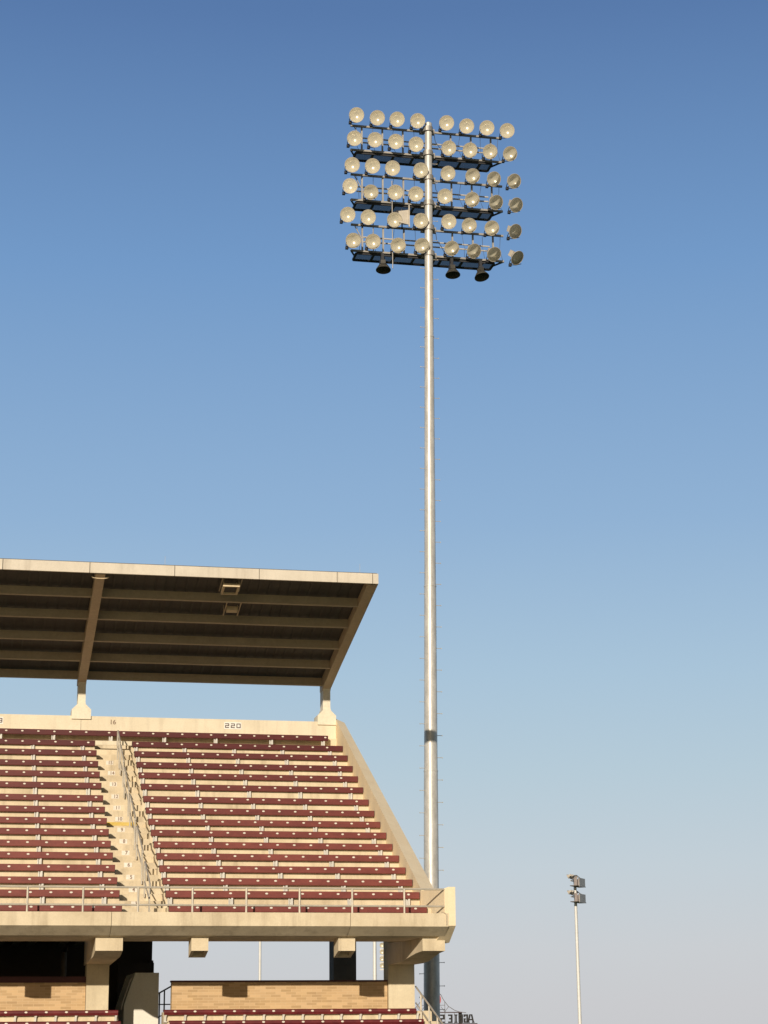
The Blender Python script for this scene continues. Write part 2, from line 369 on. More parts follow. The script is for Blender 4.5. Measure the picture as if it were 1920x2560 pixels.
# closed concourse under the deck at the left
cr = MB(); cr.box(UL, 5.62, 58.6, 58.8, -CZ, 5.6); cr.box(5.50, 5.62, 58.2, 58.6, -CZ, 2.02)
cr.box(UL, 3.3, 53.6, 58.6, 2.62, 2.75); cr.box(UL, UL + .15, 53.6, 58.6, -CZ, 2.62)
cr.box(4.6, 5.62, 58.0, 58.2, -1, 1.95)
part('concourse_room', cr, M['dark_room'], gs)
jo = MB()
for i in range(22):
    u = UL + .4 + i * .42
    if i % 5 != 4: jo.box(u, u + .2, 54.2, 57.5, 2.36, 2.62)
part('ceiling_joists', jo, M['rear_pier'], gs)
part('down_pipe', MB().tube([(3.02, 57, -1), (3.02, 57, 2.2), (3.2, 57, 2.6)], .08, 8), M['rear_pier'], gs, smooth=True)
# row numerals painted on the aisle, and the section plaques
plate = MB().box(-.105, .105, -.002, .002, -.06, .06).mesh('row_number', M['plate'])
for n in range(3, 16):
    k = n - 1
    vv = RV[n - 1] - .005; zz = T[n - 2] + .125
    o = link('row_number', plate, gs, Vector((4.35, vv, zz)) - ORG[gs.name])
    link('numeral', text_mesh(str(n), .135, M['ink_faint'], .003, .002), o, (.02, -.005, 0))
link('numeral', text_mesh('16', .20, M['ink_faint'], .003, .002), gs, Vector((4.56, 62.016, 9.425)) - ORG[gs.name])
def block_digits(txt, x0, h, w, pitch, t):
    m = MB(); segs = {'2': 'abged', '0': 'abcdef', '1': 'bc', '9': 'abcdfg'}
    for i, ch in enumerate(txt):
        x = x0 + i * pitch
        for s in segs[ch]:
            q = {'a': (x, x + w, h / 2 - t, h / 2), 'd': (x, x + w, -h / 2, -h / 2 + t), 'g': (x, x + w, -t / 2, t / 2),
                 'f': (x, x + t, 0, h / 2), 'b': (x + w - t, x + w, 0, h / 2), 'e': (x, x + t, -h / 2, 0), 'c': (x + w - t, x + w, -h / 2, 0)}[s]
            m.box(q[0], q[1], -.008 - .0004 * 'abcdefg'.index(s), -.004, q[2], q[3])
    return m
for uc, txt in ((8.34, '220'), (.915, '219')):
    o = link('section_plaque', MB().box(-.275, .275, -.004, .004, -.11, .11).mesh('section_plaque', M['sign_white']), gs, Vector((uc, 62.014, 9.405)) - ORG[gs.name])
    link('numeral', block_digits(txt, -.247, .145, .130, .182, .026).mesh('numeral', M['ink']), o)

# posts and canopy -----------------------------------------------------------
LIP = lambda v: 12.495 - .2325 * (v - 54.6)                            # plane of the purlin lips
for uc in (-4.2, 3.575, 11.36):
    p = MB().prism_v([(uc - .30, 9.50), (uc + .30, 9.50), (uc + .30, 9.80), (uc + .125, 9.97), (uc + .125, 10.02), (uc - .125, 10.02), (uc - .125, 9.97), (uc - .30, 9.80)], 61.96, 62.62)
    part('pedestal', p, M['post'], gs)
    q = MB(); q.box(uc - .12, uc + .12, 62.0, 62.03, 10.0, 10.95); q.box(uc - .12, uc + .12, 62.47, 62.5, 10.0, 10.95); q.box(uc - .02, uc + .02, 62.03, 62.47, 10.0, 10.9)
    q.box(uc - .117, uc - .10, 62.03, 62.47, 10.0, 10.9); q.box(uc + .10, uc + .117, 62.03, 62.47, 10.0, 10.9)
    part('roof_post', q, M['post'], gs)
canopy = link('canopy', MB().prism([(54.64, LIP(54.64) + .30), (62.6, LIP(62.6) + .33), (62.6, LIP(62.6) + .36), (54.64, LIP(54.64) + .335)], UL, 11.49).mesh('canopy', M['deck'], ORG[gs.name]), gs)
ribs = MB()
u = UL + .1
while u < 11.45:
    ribs.prism([(54.7, LIP(54.7) + .27), (62.55, LIP(62.55) + .305), (62.55, LIP(62.55) + .329), (54.7, LIP(54.7) + .299)], u, u + .06); u += .30
part('deck_ribs', ribs, M['deck'], canopy)
for uc in (-4.2, 3.57, 11.36):
    w = .135
    r = MB().prism([(54.72, LIP(54.72) + .02), (62.0, LIP(62.0) - .10), (62.05, 10.62), (62.5, 10.62), (62.5, 10.99), (54.72, LIP(54.72) + .255)], uc - w, uc + w)
    part('rafter', r, M['rafter'], canopy)
for v in (56.18, 57.65, 59.2, 60.68, 62.06):
    p = MB(); z = LIP(v); spans = ((UL, -4.34), (-4.06, 3.43), (3.71, 11.22))
    for a, b in spans:
        p.prism([(v, z), (v + .018, z), (v + .018, z + .265), (v, z + .27)], a, b)
        p.prism([(v - .075, z + .012), (v - .0005, z - .008), (v - .0005, z + .006), (v - .075, z + .026)], a, b)
    part('purlin', p, M['roof_steel'], canopy)
seams = [-6.0, -3.9, -1.52, .86, 3.26, 5.64, 8.05, 10.31, 11.35, 11.53]
for a, b in zip(seams, seams[1:]):
    f = MB().prism([(54.58, 12.495), (54.66, 12.495), (54.66, 12.80), (54.58, 12.79)], a + .009, b - .009)
    part('fascia_panel', f, M['fascia'], canopy)
part('side_fascia', MB().prism([(54.661, LIP(54.66) + .02), (62.6, LIP(62.6) + .0), (62.6, LIP(62.6) + .37), (54.661, LIP(54.66) + .33)], 11.497, 11.53), M['rafter'], canopy)
for u in (5.4, 11.06): part('lightning_rod', MB().tube([(u, 55.0, LIP(55) + .33), (u, 55.0, 13.16)], .004, 5), M['rail'], canopy)
arc = [(3.57 + .24 * math.cos(t), 54.85, 12.45 - .05 * math.sin(t)) for t in [math.pi * i / 10 for i in range(11)]]
part('conduit', MB().tube(arc, .016, 6), M['fixture'], canopy)

# fixtures hung beneath the canopy
t = thing('hanging_fixture', (7.35, 55.5, 12.0), 'square ivory frame hung under the canopy just behind its front edge', 'frame')
n = lambda u, v, dz: (u, v, LIP(v) + dz)
f = MB()
va, vb, ua, ub = 54.98, 55.52, 7.07, 7.55
def slope_box(m, u0, u1, v0, v1, d0, d1):
    m.hexa([n(u0, v0, d0), n(u1, v0, d0), n(u0, v1, d0), n(u1, v1, d0), n(u0, v0, d1), n(u1, v0, d1), n(u0, v1, d1), n(u1, v1, d1)])
slope_box(f, ua, ub, va, va + .05, -.07, .02); slope_box(f, ua, ub, vb - .05, vb, -.07, .02)
slope_box(f, ua, ua + .06, va + .05, vb - .05, -.07, .018); slope_box(f, ub - .06, ub, va + .05, vb - .05, -.07, .018)
part('frame', f, M['fixture'], t)
s_ = MB(); slope_box(s_, ua + .065, ub - .065, va + .055, vb - .055, -.02, .01); part('panel', s_, M['deck'], t)
h = MB(); slope_box(h, ua - .05, ua - .02, 54.72, 55.6, .06, .10); slope_box(h, ub + .03, ub + .06, 54.72, 55.6, .06, .10)
for uu in (ua + .02, ub - .02):
    for vv in (va + .03, vb - .03): h.tube([n(uu, vv, .019), n(uu, vv, .30)], .015, 5)
part('hanger', h, M['roof_steel'], t)
t = thing('hanging_box', (7.57, 57.0, 11.6), 'small tan box slung between two brackets under the canopy purlins', 'box')
f = MB(); slope_box(f, 7.40, 7.72, 56.62, 56.80, -.03, .09); part('body', f, M['fixture'], t)
h = MB(); slope_box(h, 7.34, 7.365, 56.2, 57.1, .0, .04); slope_box(h, 7.755, 7.78, 56.2, 57.1, .0, .04)
for uu in (7.352, 7.768): h.tube([n(uu, 56.3, .04), n(uu, 56.3, .30)], .012, 5); h.tube([n(uu, 57.0, .04), n(uu, 57.0, .30)], .012, 5)
slope_box(h, 7.366, 7.754, 56.66, 56.70, .091, .12)
part('bracket', h, M['rafter'], t)

# ------------------------------------------------------------------ benches
num_mesh = MB(); num_mesh.lathe([(0, -.004), (.040, -.004), (.044, 0), (.044, .002), (0, .002)], 12)
num_me = num_mesh.mesh('number_plate', M['plate'], smooth=False); num_me.transform(Matrix.Diagonal((.88, 1, .52, 1)))
bk = MB(); bk.box(-.024, .024, .016, .10, .08, .261); bk.box(-.085, -.058, .045, .10, .08, .261); bk.box(-.0581, -.0235, .085, .099, .08, .26)
bk_me = bk.mesh('bracket', M['bracket'])
def plank(L):
    prof = [(.0, .43), (.30, .43), (.30, .382), (.05, .382), (.05, .262), (.0, .262), (-.008, .275), (-.008, .42)]
    return MB().prism(prof, 0, L)
hollow_me = MB().prism([(-.003, .268), (.045, .268), (.045, .385), (.297, .385), (.297, .427), (-.003, .427)], -.004, .004).mesh('hollow_end_shade', M['hollow_end_shade'])
ordn = ['', 'first', 'second', 'third', 'fourth', 'fifth', 'sixth', 'seventh', 'eighth', 'ninth']
def bench(k, u0, u1, plates, brs, label):
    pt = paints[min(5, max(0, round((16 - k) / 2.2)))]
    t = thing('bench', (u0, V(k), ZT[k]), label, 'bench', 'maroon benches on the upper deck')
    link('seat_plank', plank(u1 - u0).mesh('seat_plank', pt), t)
    link('hollow_end_shade', hollow_me, t, (-.004, 0, 0)); link('hollow_end_shade', hollow_me, t, (u1 - u0 + .004, 0, 0))
    for u in brs:
        if u0 < u < u1: link('bracket', bk_me, t, (u - u0, 0, .0))
    for u in plates:
        if u0 < u < u1: link('number_plate', num_me, t, (u - u0, -.0085, .368))
def row_words(k):
    if k == 1: return 'right behind the front guard rail'
    if k <= 8: return 'in the %s row up from the guard rail' % ordn[k]
    return 'in the %s row down from the back wall' % ordn[17 - k]
RP = [7.13 - .4545 * 4 + .4545 * i for i in range(14)]
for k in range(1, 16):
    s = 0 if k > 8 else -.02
    shade = 'pale' if k < 11 else 'deep'
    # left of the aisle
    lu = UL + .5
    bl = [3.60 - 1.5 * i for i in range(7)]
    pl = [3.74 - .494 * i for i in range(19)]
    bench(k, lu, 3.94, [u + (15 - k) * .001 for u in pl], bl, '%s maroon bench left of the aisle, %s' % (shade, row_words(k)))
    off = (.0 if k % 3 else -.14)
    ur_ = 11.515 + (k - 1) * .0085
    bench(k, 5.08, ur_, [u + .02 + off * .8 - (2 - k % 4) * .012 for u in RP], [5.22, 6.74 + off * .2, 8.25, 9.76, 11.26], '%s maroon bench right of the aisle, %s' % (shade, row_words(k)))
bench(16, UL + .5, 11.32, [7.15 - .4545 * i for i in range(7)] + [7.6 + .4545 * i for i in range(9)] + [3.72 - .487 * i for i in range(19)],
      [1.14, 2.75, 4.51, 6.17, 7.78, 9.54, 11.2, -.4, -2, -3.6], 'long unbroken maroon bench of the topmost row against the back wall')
# pale riser strip that bridges the aisle in the row below the top
part('aisle_riser', MB().box(3.96, 5.06, V(15) - .01, V(15) + .03, ZT[15] + .30, ZT[15] + .43), M['concrete_wall'], gs)

# ------------------------------------------------------------------ rails
zf = 2.80
RE = 11.80
t = thing('guard_rail', (6, 48.3, zf), 'grey two-pipe guard rail along the front edge of the upper deck', 'railing')
for i in range(-5, 8):
    u = 1.66 + i * 1.304
    if u > UL and abs(u - 10.8) < 9999: part('post', MB().tube([(u, 48.3, zf - .002), (u, 48.3, 3.385)], .026, 8), M['rail'], t, smooth=True)
part('top_rail', MB().tube([(UL, 48.3, 3.385), (RE, 48.3, 3.385)], .024, 8), M['rail'], t, smooth=True)
part('mid_rail', MB().tube([(UL, 48.3, 2.97), (RE, 48.3, 2.97)], .024, 8), M['rail'], t, smooth=True)
dn = MB().tube([(11.70, 48.19, 2.83), (11.79, 48.185, 2.80), (11.82, 48.185, 2.74), (11.82, 48.185, 2.52)], .012, 6)
solo('drain_pipe', dn, M['roof_steel'], (11.82, 48.185, 2.6), 'thin brown pipe curling over the right end of the deck edge', 'pipe', smooth=True)
words = ['lowest, at the guard rail', 'second up from the guard rail', 'third up from the guard rail', 'third down from the top row', 'second down from the top row', 'topmost, below the wall numeral']
segs = [(1, 2.6), (3.6, 5.6), (6.4, 8.4), (9.2, 11.0), (11.7, 13.0), (13.6, 14.45)]
def zrow(k):
    i = int(k); fkt = k - i; return T[i - 1] + (T[i] - T[i - 1]) * fkt + .12
for (ka, kb), wd_ in zip(segs, words):
    uh = 4.60
    va, vb = V(1) + .838 * (ka - 1), V(1) + .838 * (kb - 1)
    za, zb = zrow(ka) - .03, zrow(kb) - .03
    t = thing('handrail', (uh, va, za), 'grey pipe handrail loop in the aisle, ' + wd_, 'handrail', 'handrails down the aisle')
    part('post', MB().tube([(uh, va, za - .02), (uh, va, za + .84)], .021, 7), M['rail'], t, smooth=True)
    part('post', MB().tube([(uh, vb, zb - .02), (uh, vb, zb + .84)], .021, 7), M['rail'], t, smooth=True)
    part('top_rail', MB().tube([(uh, va - .18, za + .74), (uh, va - .16, za + .80), (uh, va - .02, za + .86), (uh, vb, zb + .86), (uh, vb + .15, zb + .86), (uh, vb + .2, zb + .80), (uh, vb + .2, zb + .45)], .021, 7), M['rail'], t, smooth=True)
    part('mid_rail', MB().tube([(uh, va, za + .45), (uh, vb + .2, zb + .45)], .018, 7), M['rail'], t, smooth=True)

# ------------------------------------------------------------------ lower stand
ls = thing('lower_stand', (6, 50, -CZ), 'lower seating bowl of tan concrete in front of the brick walls', 'grandstand')
def low_prof(n0, n1, base):
    st_ = [(51.92 - .838 * i, .515 - .27 * i) for i in range(23)]       # nosing of each row: (face, tread height)
    p = [(52.44 if n0 == 0 else st_[n0 - 1][0] - .001, base)]
    for i in range(n0, n1):
        p += [(p[-1][0], st_[i][1]), (st_[i][0], st_[i][1])]
    return p + [(p[-1][0], base)]
for a, b in ((5.3, 12.3), (UL, 4.15)):
    part('seating_terrace', MB().prism(low_prof(0, 2, -1.2)[::-1], a, b), M['concrete'], ls)
    part('lower_terrace', MB().prism(low_prof(2, 22, -CZ)[::-1], a, b), M['lower_concrete'], ls)
    part('terrace_base', MB().box(a + .05, b - .05, 49.5, 52.42, -CZ, -1.201), M['lower_concrete'], ls)
part('access_ramp', MB().prism([(52.4, -CZ), (52.4, -1.2), (30, -5.5), (30, -CZ)], 4.151, 5.299), M['concrete_pier'], ls)
for a, b, z1, lab in ((5.54, 11.2, 1.265, 'low tan brick wall with thin dark coping between the stair block and the right pier'),
                  (UL, 3.34, 1.265, 'low tan brick wall at the left edge below the dark concourse opening')):
    t = thing('brick_wall', ((a + b) / 2, 52.3, .13), lab, 'wall', 'brick walls under the deck')
    part('wall', MB().box(a, b, 52.3, 52.6, -.2, z1), M['brick'], t)
    part('coping', MB().box(a - .02 if a > 0 else a, b if a > 0 else b, 52.285, 52.62, z1 + .001, z1 + (.045 if a > 0 else .15)), M['coping'], t)
ear = MB()
ear.hexa([(-.03, .02, -.17), (.03, .02, -.17), (-.03, .10, -.19), (.03, .10, -.19), (-.022, .0, -.07), (.03, .0, -.07), (-.022, .1, -.07), (.03, .1, -.07)])
ear.hexa([(-.022, .0, -.07), (.03, .0, -.07), (-.022, .1, -.07), (.03, .1, -.07), (-.01, -.02, .0), (.05, -.02, .0), (-.01, .1, .0), (.05, .1, .0)])
ear.hexa([(-.035, .0, -.20), (.05, .0, -.20), (-.035, .12, -.20), (.05, .12, -.20), (-.035, .0, -.171), (.05, .0, -.171), (-.035, .12, -.171), (.05, .12, -.171)])
ear_me = ear.mesh('bracket', M['bracket'])
lp = [(.0, 0), (.03, .012), (.30, .012), (.30, -.03), (.06, -.03), (.045, -.11), (.03, -.125), (.012, -.12), (-.012, -.06), (-.012, -.012)]
def low_bench(v, z, u0, u1, plates, brs, label):
    t = thing('bench', (u0, v, z - .43), label, 'bench', 'red benches of the lower stand')
    link('seat_plank', MB().prism([(a, b + .43) for a, b in lp], 0, u1 - u0).mesh('seat_plank', M['lower_paint']), t)
    for u in brs: link('bracket', ear_me, t, (u - u0, .03, .43 - .10))
    for u in plates: link('number_plate', num_me, t, (u - u0, -.0135, .43 - .035))
for j, (v, z) in enumerate(((51.8, .565), (50.96, .29))):
    w_ = ('first bench below the right brick wall', 'second bench below the right brick wall')[j]
    low_bench(v, z, 5.30 + .06 * j, 11.86, [5.58 + .12 * j + .505 * i for i in range(13)], [5.33 + .10 * j + .505 * i for i in range(14) if 5.33 + .1 * j + .505 * i < 11.9],
              'dark red bench with white brackets, ' + w_)
    w_ = ('first bench below the left brick wall', 'second bench below the left brick wall')[j]
    low_bench(v, z, UL + .5, 4.14, [3.85 - .5 * i for i in range(18)], [4.08 - .5 * i for i in range(19)],
              'dark red bench with white brackets, ' + w_)
# whitewashed stair block in the passage between the brick walls
t = thing('stair_block', (4.9, 54.6, -CZ), 'pale slant-sided stair block between the left pier and the black railing, half in shade', 'stair wall')
part('wall', MB().prism_v([(4.46, -CZ), (5.39, -CZ), (5.39, 1.56), (4.76, 1.56), (4.48, .72)], 54.2, 57.0), M['white_wall'], t)
part('handrail', MB().tube([(4.40, 54.16, .62), (4.44, 54.16, .80), (4.62, 54.16, 1.34), (4.68, 54.16, 1.44)], .018, 6), M['rail'], t, smooth=True)
t = thing('railing', (5.5, 54.6, .1), 'black railing climbing between the stair block and the brick wall', 'railing')
part('top_rail', MB().bar((5.10, 54.6, .85), (5.95, 54.6, 1.32), .035, .04), M['black'], t)
part('mid_rail', MB().bar((5.10, 54.6, .745), (5.95, 54.6, .745), .03), M['black'], t)
part('bottom_rail', MB().bar((5.10, 54.6, .26), (5.95, 54.6, .66), .03), M['black'], t)
for u in (5.455, 5.585, 5.90): part('post', MB().bar((u, 54.6, -1.5), (u, 54.6, .85 + (u - 5.1) * .553), .036), M['black'], t)
t = thing('handrail', (12.0, 50.9, .3), 'tan pipe handrail stepping down beside the right pier in front of the dark pole', 'handrail')
hz = lambda v: 1.09 - (52.3 - v) * .325
part('top_rail', MB().tube([(12.0, 52.45, hz(52.45)), (12.0, 48.6, hz(48.6))], .024, 8), M['rail'], t, smooth=True)
part('mid_rail', MB().tube([(12.0, 52.45, hz(52.45) - .42), (12.0, 48.6, hz(48.6) - .42)], .02, 8), M['rail'], t, smooth=True)
for v in (51.85, 50.95, 50.05, 49.15): part('post', MB().tube([(12.0, v, hz(v)), (12.0, v, hz(v) - .95)], .024, 8), M['rail'], t, smooth=True)

# ------------------------------------------------------------------ floodlights
RAD = .262
bowl = [(RAD, 0)] + [(RAD * s, .165 * (1 - s * s)) for s in (.96, .92, .86, .8, .73, .66, .58, .5, .42, .34, .26, .18, .1, .05)] + [(0, .165)]
out = [(0, .235), (.10, .235), (.13, .20), (RAD * .62, .155), (RAD * .84, .08), (RAD * 1.0, .012), (RAD * 1.055, .004), (RAD * 1.055, -.014), (RAD, -.014), (RAD * .985, 0)]
def flood_parts():
    body = MB().lathe(out, 28).mesh('floodlight', M['housing'], smooth=True)
    refl = MB().lathe(bowl, 48).mesh('reflector', M['bowl'], smooth=True)
    lens = MB().lathe([(RAD * .99, -.008), (RAD * .8, -.018), (RAD * .5, -.028), (RAD * .25, -.033), (0, -.034)], 28).mesh('lens', M['lens'], smooth=True)
    bulb = MB().lathe([(0, .05), (.014, .055), (.02, .08), (.02, .13), (.014, .15), (.014, .165)], 12).mesh('bulb', M['plate'], smooth=True)
    bal = MB().box(-.085, .085, .236, .42, -.09, .13).box(-.06, .06, .20, .236, -.05, .07).mesh('ballast_box', M['housing'])
    yk = MB(); kx, ky, kz = -.16, .40, -.13
    yk.box(kx - .05, kx + .05, ky - .06, ky + .05, kz - .055, kz + .05)
    yk.tube([(kx, ky, kz), (kx - .05, ky - .1, kz + .06), (-.235, .06, -.06)], .014, 5)
    yk.tube([(kx, ky, kz), (.02, ky - .14, kz - .05), (.16, .06, -.2)], .014, 5)
    yk.tube([(kx, ky, kz + .02), (-.02, .24, .0)], .02, 5)
    return body, refl, lens, bulb, bal, yk.mesh('yoke', M['yoke'])
FL = flood_parts()
dout = [(0, .22), (.11, .22), (.17, .18), (RAD * .82, .11), (RAD * .97, .04), (RAD * 1.055, .004), (RAD * 1.055, -.014), (RAD, -.014), (RAD * .985, 0)]
DK = [MB().lathe(dout, 28).mesh('floodlight', M['dark_lamp'], smooth=True), MB().lathe(bowl, 28).mesh('reflector', M['dark_lamp'], smooth=True),
      MB().box(-.085, .085, .221, .36, -.09, .11).mesh('ballast_box', M['dark_lamp'])]
def floodlight(pole, u, v, z, yaw, pitch, toward, scale=1., simple=False, dark=False):
    ang = R(yaw) + toward
    a = Vector((math.sin(ang) * math.cos(R(pitch)), -math.cos(ang) * math.cos(R(pitch)), -math.sin(R(pitch))))
    q = a.to_track_quat('-Y', 'Z')
    o = link('floodlight', DK[0] if dark else FL[0], pole, Vector((u, v, z)) - ORG[pole.name])
    o.rotation_mode = 'QUATERNION'; o.rotation_quaternion = q; o.scale = (scale,) * 3
    if dark:
        link('reflector', DK[1], o); link('ballast_box', DK[2], o); return o
    link('reflector', FL[1], o); link('lens', FL[2], o)
    link('ballast_box', FL[4], o)
    if not simple:
        y = link('yoke', FL[5], o); y.rotation_mode = 'QUATERNION'; y.rotation_quaternion = q.inverted()
    return o
LAMPS = [
 [(12.98, 32.27, -2, 25), (13.75, 32.23, 1, 26), (14.49, 32.24, 0, 25), (15.26, 32.25, 2, 25), (16.35, 32.27, 1, 24), (17.11, 32.21, 2, 25), (17.88, 32.21, 0, 25), (18.65, 32.17, 4, 25)],
 [(12.90, 31.34, -2, 25), (13.66, 31.35, 0, 26), (14.43, 31.35, 1, 25), (15.19, 31.31, 0, 25), (16.42, 31.27, 9, 25), (17.22, 31.26, 11, 24), (17.98, 31.27, 13, 25), (18.74, 31.25, 19, 26)],
 [(12.81, 30.29, -2, 26), (13.56, 30.31, 0, 25), (14.30, 30.29, 0, 25), (15.35, 30.30, 9, 25), (16.37, 30.26, 10, 25), (17.30, 30.24, 15, 28), (18.10, 30.19, 25, 26), (18.87, 30.17, 27, 27)],
 [(12.73, 29.46, -5, 20), (13.49, 29.28, 2, 30), (14.40, 29.35, 1, 27), (15.16, 29.35, 1, 27), (16.24, 29.35, 6, 25), (17.26, 29.31, 15, 28), (18.16, 29.27, 26, 31), (18.92, 29.23, 31, 29)],
 [(12.64, 28.34, 0, 25), (13.39, 28.30, 0, 25), (14.36, 28.28, 4, 26), (15.33, 28.32, 7, 26), (16.37, 28.37, 5, 25), (17.13, 28.28, 9, 28), (17.98, 28.25, 15, 28), (18.86, 28.19, 36, 30)],
 [(12.84, 27.36, 4, 28), (13.56, 27.38, 4, 28), (14.48, 27.30, 9, 28), (15.36, 27.36, 11, 29), (16.46, 27.34, 15, 30), (17.29, 27.30, 25, 31), (18.04, 27.23, 27, 34), (18.91, 27.16, 46, 40)]]
ARMS = [32.05, 31.09, 30.12, 29.13, 28.16, 27.16]
lp_ = thing('light_pole', (15.4, 65, -CZ), 'tall silver floodlight mast rising behind the grandstand with six rows of round lamps', 'light pole')
pu = lambda z: 15.40 + (z - .5) * .01
pole = MB()
def pole_sec(z0, z1, r0_, r1_): pole.tube([(pu(z0), 65, z0), (pu(z1), 65, z1)], r0_, 36, r1_)
rr = lambda z: .262 - (z + 0) * .00405
pole_sec(-CZ, 8.49, rr(-CZ) + .01, rr(8.49) + .006); pole_sec(8.40, 14.87, rr(8.4), rr(14.87) + .004); pole_sec(14.8, 23.99, rr(14.8) - .002, rr(23.99) + .002); pole_sec(23.92, 32.30, rr(23.9) - .004, rr(32.3))
for z in (8.49, 14.87, 23.99):
    pole.tube([(pu(z), 65, z - .03), (pu(z), 65, z + .012)], rr(z) + .014, 36)
pole.tube([(pu(32.3), 65, 32.3), (pu(32.33), 65, 32.36)], .11, 20, .05)
part('pole', pole, M['galv'], lp_, smooth=True)
pegm = MB().tube([(0, 0, 0), (.17, 0, 0)], .010, 5); pegm.box(.165, .18, -.018, .018, -.018, .018); peg_me = pegm.mesh('step_peg', M['rail'])
for i in range(43):
    z = .6 + i * .75
    for sgn, dz in ((1, .08), (-1, .47)):
        zz = z + dz
        if zz < 32 and (zz < 26.6 or sgn > 0):
            o = link('step_peg', peg_me, lp_, Vector((pu(zz) + sgn * rr(zz) * .96, 64.95, zz)) - ORG[lp_.name]); o.rotation_euler = (0, 0, 0 if sgn > 0 else math.pi)
tw = -math.atan2(15.9, 65)
for row in LAMPS:
    for (u, z, yw, pt) in row: floodlight(lp_, u, 64.75, z, yw, pt, tw)
for i, z in enumerate(ARMS):
    a = MB(); va = 65.2
    left, right = 12.84, 18.53
    a.box(left, 15.50, va - .035, va + .035, z - .035, z + .035); a.box(15.88, right, va - .035, va + .035, z - .035, z + .035)
    a.box(15.42, 15.60, va - .09, va + .05, z - .10, z + .10); a.box(15.80, 15.98, va - .09, va + .05, z - .10, z + .10)
    a.tube([(15.69, 65, z - .09), (15.69, 65, z + .09)], .19, 24)
    part('crossarm', a, M['rack'], lp_)
    if i % 2:                                                            # maintenance platform behind the arm
        p = MB(); zb = z - .045
        l2, r2_ = 13.05, 18.18
        for vv in (va + .06, va + .72): p.box(l2, r2_, vv - .025, vv + .025, zb - .06, zb + .02)
        for uu in (l2, 13.70, 14.47, 15.2, 15.95, 16.2, 17.0, 17.75, r2_): p.box(uu - .035, uu + .035, va + .085, va + .695, zb - .055, zb + .015)
        p.bar((12.84, va, z), (13.07, va + .4, zb - .02), .05); p.bar((18.53, va, z), (18.16, va + .4, zb - .02), .05)
        part('platform_frame', p, M['yoke'], lp_)
        gmb = MB().box(l2 + .04, r2_ - .04, va + .086, va + .694, zb - .03, zb - .01)
        part('platform_grating', gmb, M['grating'], lp_)
    else:                                                                # uprights and rails between this arm and the platform below
        zl = ARMS[i + 1]
        for uu in (13.27, 14.04, 14.81, 16.62, 17.39, 18.15): part('upright', MB().box(uu - .03, uu + .03, va + .04, va + .10, zl, z - .03), M['rack'], lp_)
        part('brace', MB().bar((13.0, va + .05, z - .03), (13.25, va + .05, z - .5), .03), M['rack'], lp_)
        for dz in (.58, .76):
            part('safety_rail', MB().tube([(13.2, va + .74, zl + dz + .1), (18.2, va + .74, zl + dz + .1)], .028, 6), M['safety_rail'], lp_)
        w = MB()
        for uu in (13.66, 14.43, 15.2, 16.95, 17.72, 18.4, 13.05):
            w.tube([(uu + .02, va + .03, z - .03), (uu + .03 + random.uniform(-.1, .1), va + .09, z - .5), (uu + .12, va + .1, zl + .05)], .008, 4)
        w.tube([(15.95, 65.1, z - .05), (16.02, 65.2, z - .35), (16.2, 65.2, z - .62), (16.35, va, zl + .06)], .012, 5)
        part('cable', w, M['yoke'], lp_)
for u, yw, pt in ((13.95, 0, 80), (16.51, 10, 80), (17.59, 35, 72)):
    o = floodlight(lp_, u, 64.85, 26.36, yw, pt, tw, .98, dark=True)
    part('drop_bracket', MB().box(u - .05, u + .05, 64.95, 65.12, 26.60, 27.05).box(u - .09, u + .09, 64.88, 65.14, 26.62, 26.78).bar((u, 65.0, 26.6), (u + .15, 65.5, 27.08), .09), M['yoke'], lp_)
hs = MB().hexa([(14.50, 64.72, 28.19), (14.90, 64.72, 28.12), (14.62, 65.1, 28.28), (14.82, 65.1, 28.26), (14.50, 64.72, 28.62), (14.90, 64.72, 28.70), (14.62, 65.1, 28.5), (14.82, 65.1, 28.52)])
hs.box(14.86, 14.90, 64.66, 64.715, 28.02, 28.86)
part('horn_speaker', hs, M['housing'], lp_); part('speaker_mount', MB().box(14.45, 14.72, 64.9, 65.3, 28.56, 28.72).tube([(14.72, 65.15, 28.1), (14.72, 65.15, 28.9)], .025, 6), M['yoke'], lp_)
part('conduit', MB().tube([(14.33, 65.0, 26.5), (14.33, 65.0, 29.9)], .018, 6).tube([(13.63, 65.05, 27.1), (13.63, 65.05, 28.3)], .02, 6), M['rack'], lp_)

# ------------------------------------------------------------------ distant masts
def far_pole(X, Y, ztop, r, label, rows, nl, face, pitch_z=.95, half=None, sc=1.2, lean=0):
    p = AXIS.inverted() @ Vector((X, Y, 0)); org = (p.x, p.y, -CZ)
    t = thing('light_pole', org, label, 'light pole', 'distant light poles')
    t.rotation_euler = (0, 0, 0)
    ORG[t.name] = Vector((0, 0, -CZ))
    m = MB().tube([(lean, 0, -CZ), (0, 0, ztop)], r * 1.15, 16, r * .85)
    for z in (4.0, 9.3): m.tube([(lean * (1 - (z + 6) / 20), 0, z), (lean * (1 - (z + 6) / 20), 0, z + .06)], r * 1.04, 16)
    part('pole', m, M['far_mast'], t, smooth=True)
    d = Vector((math.cos(face), math.sin(face), 0))                     # along the arm
    half = half or nl * .45
    for i in range(rows):
        z = ztop - .3 - i * pitch_z
        a = MB().bar(-d * half + Vector((0, 0, z)), d * half + Vector((0, 0, z)), .10)
        part('crossarm', a, M['rack'], t)
        for j in range(nl):
            q = d * (-half + (j + .5) * 2 * half / nl)
            nrm = Vector((d.y, -d.x, 0))
            o = floodlight(t, q.x + nrm.x * .35, q.y + nrm.y * .35, z + .42, 0, 25, math.atan2(nrm.x, -nrm.y), sc, rows != 4)
    return t
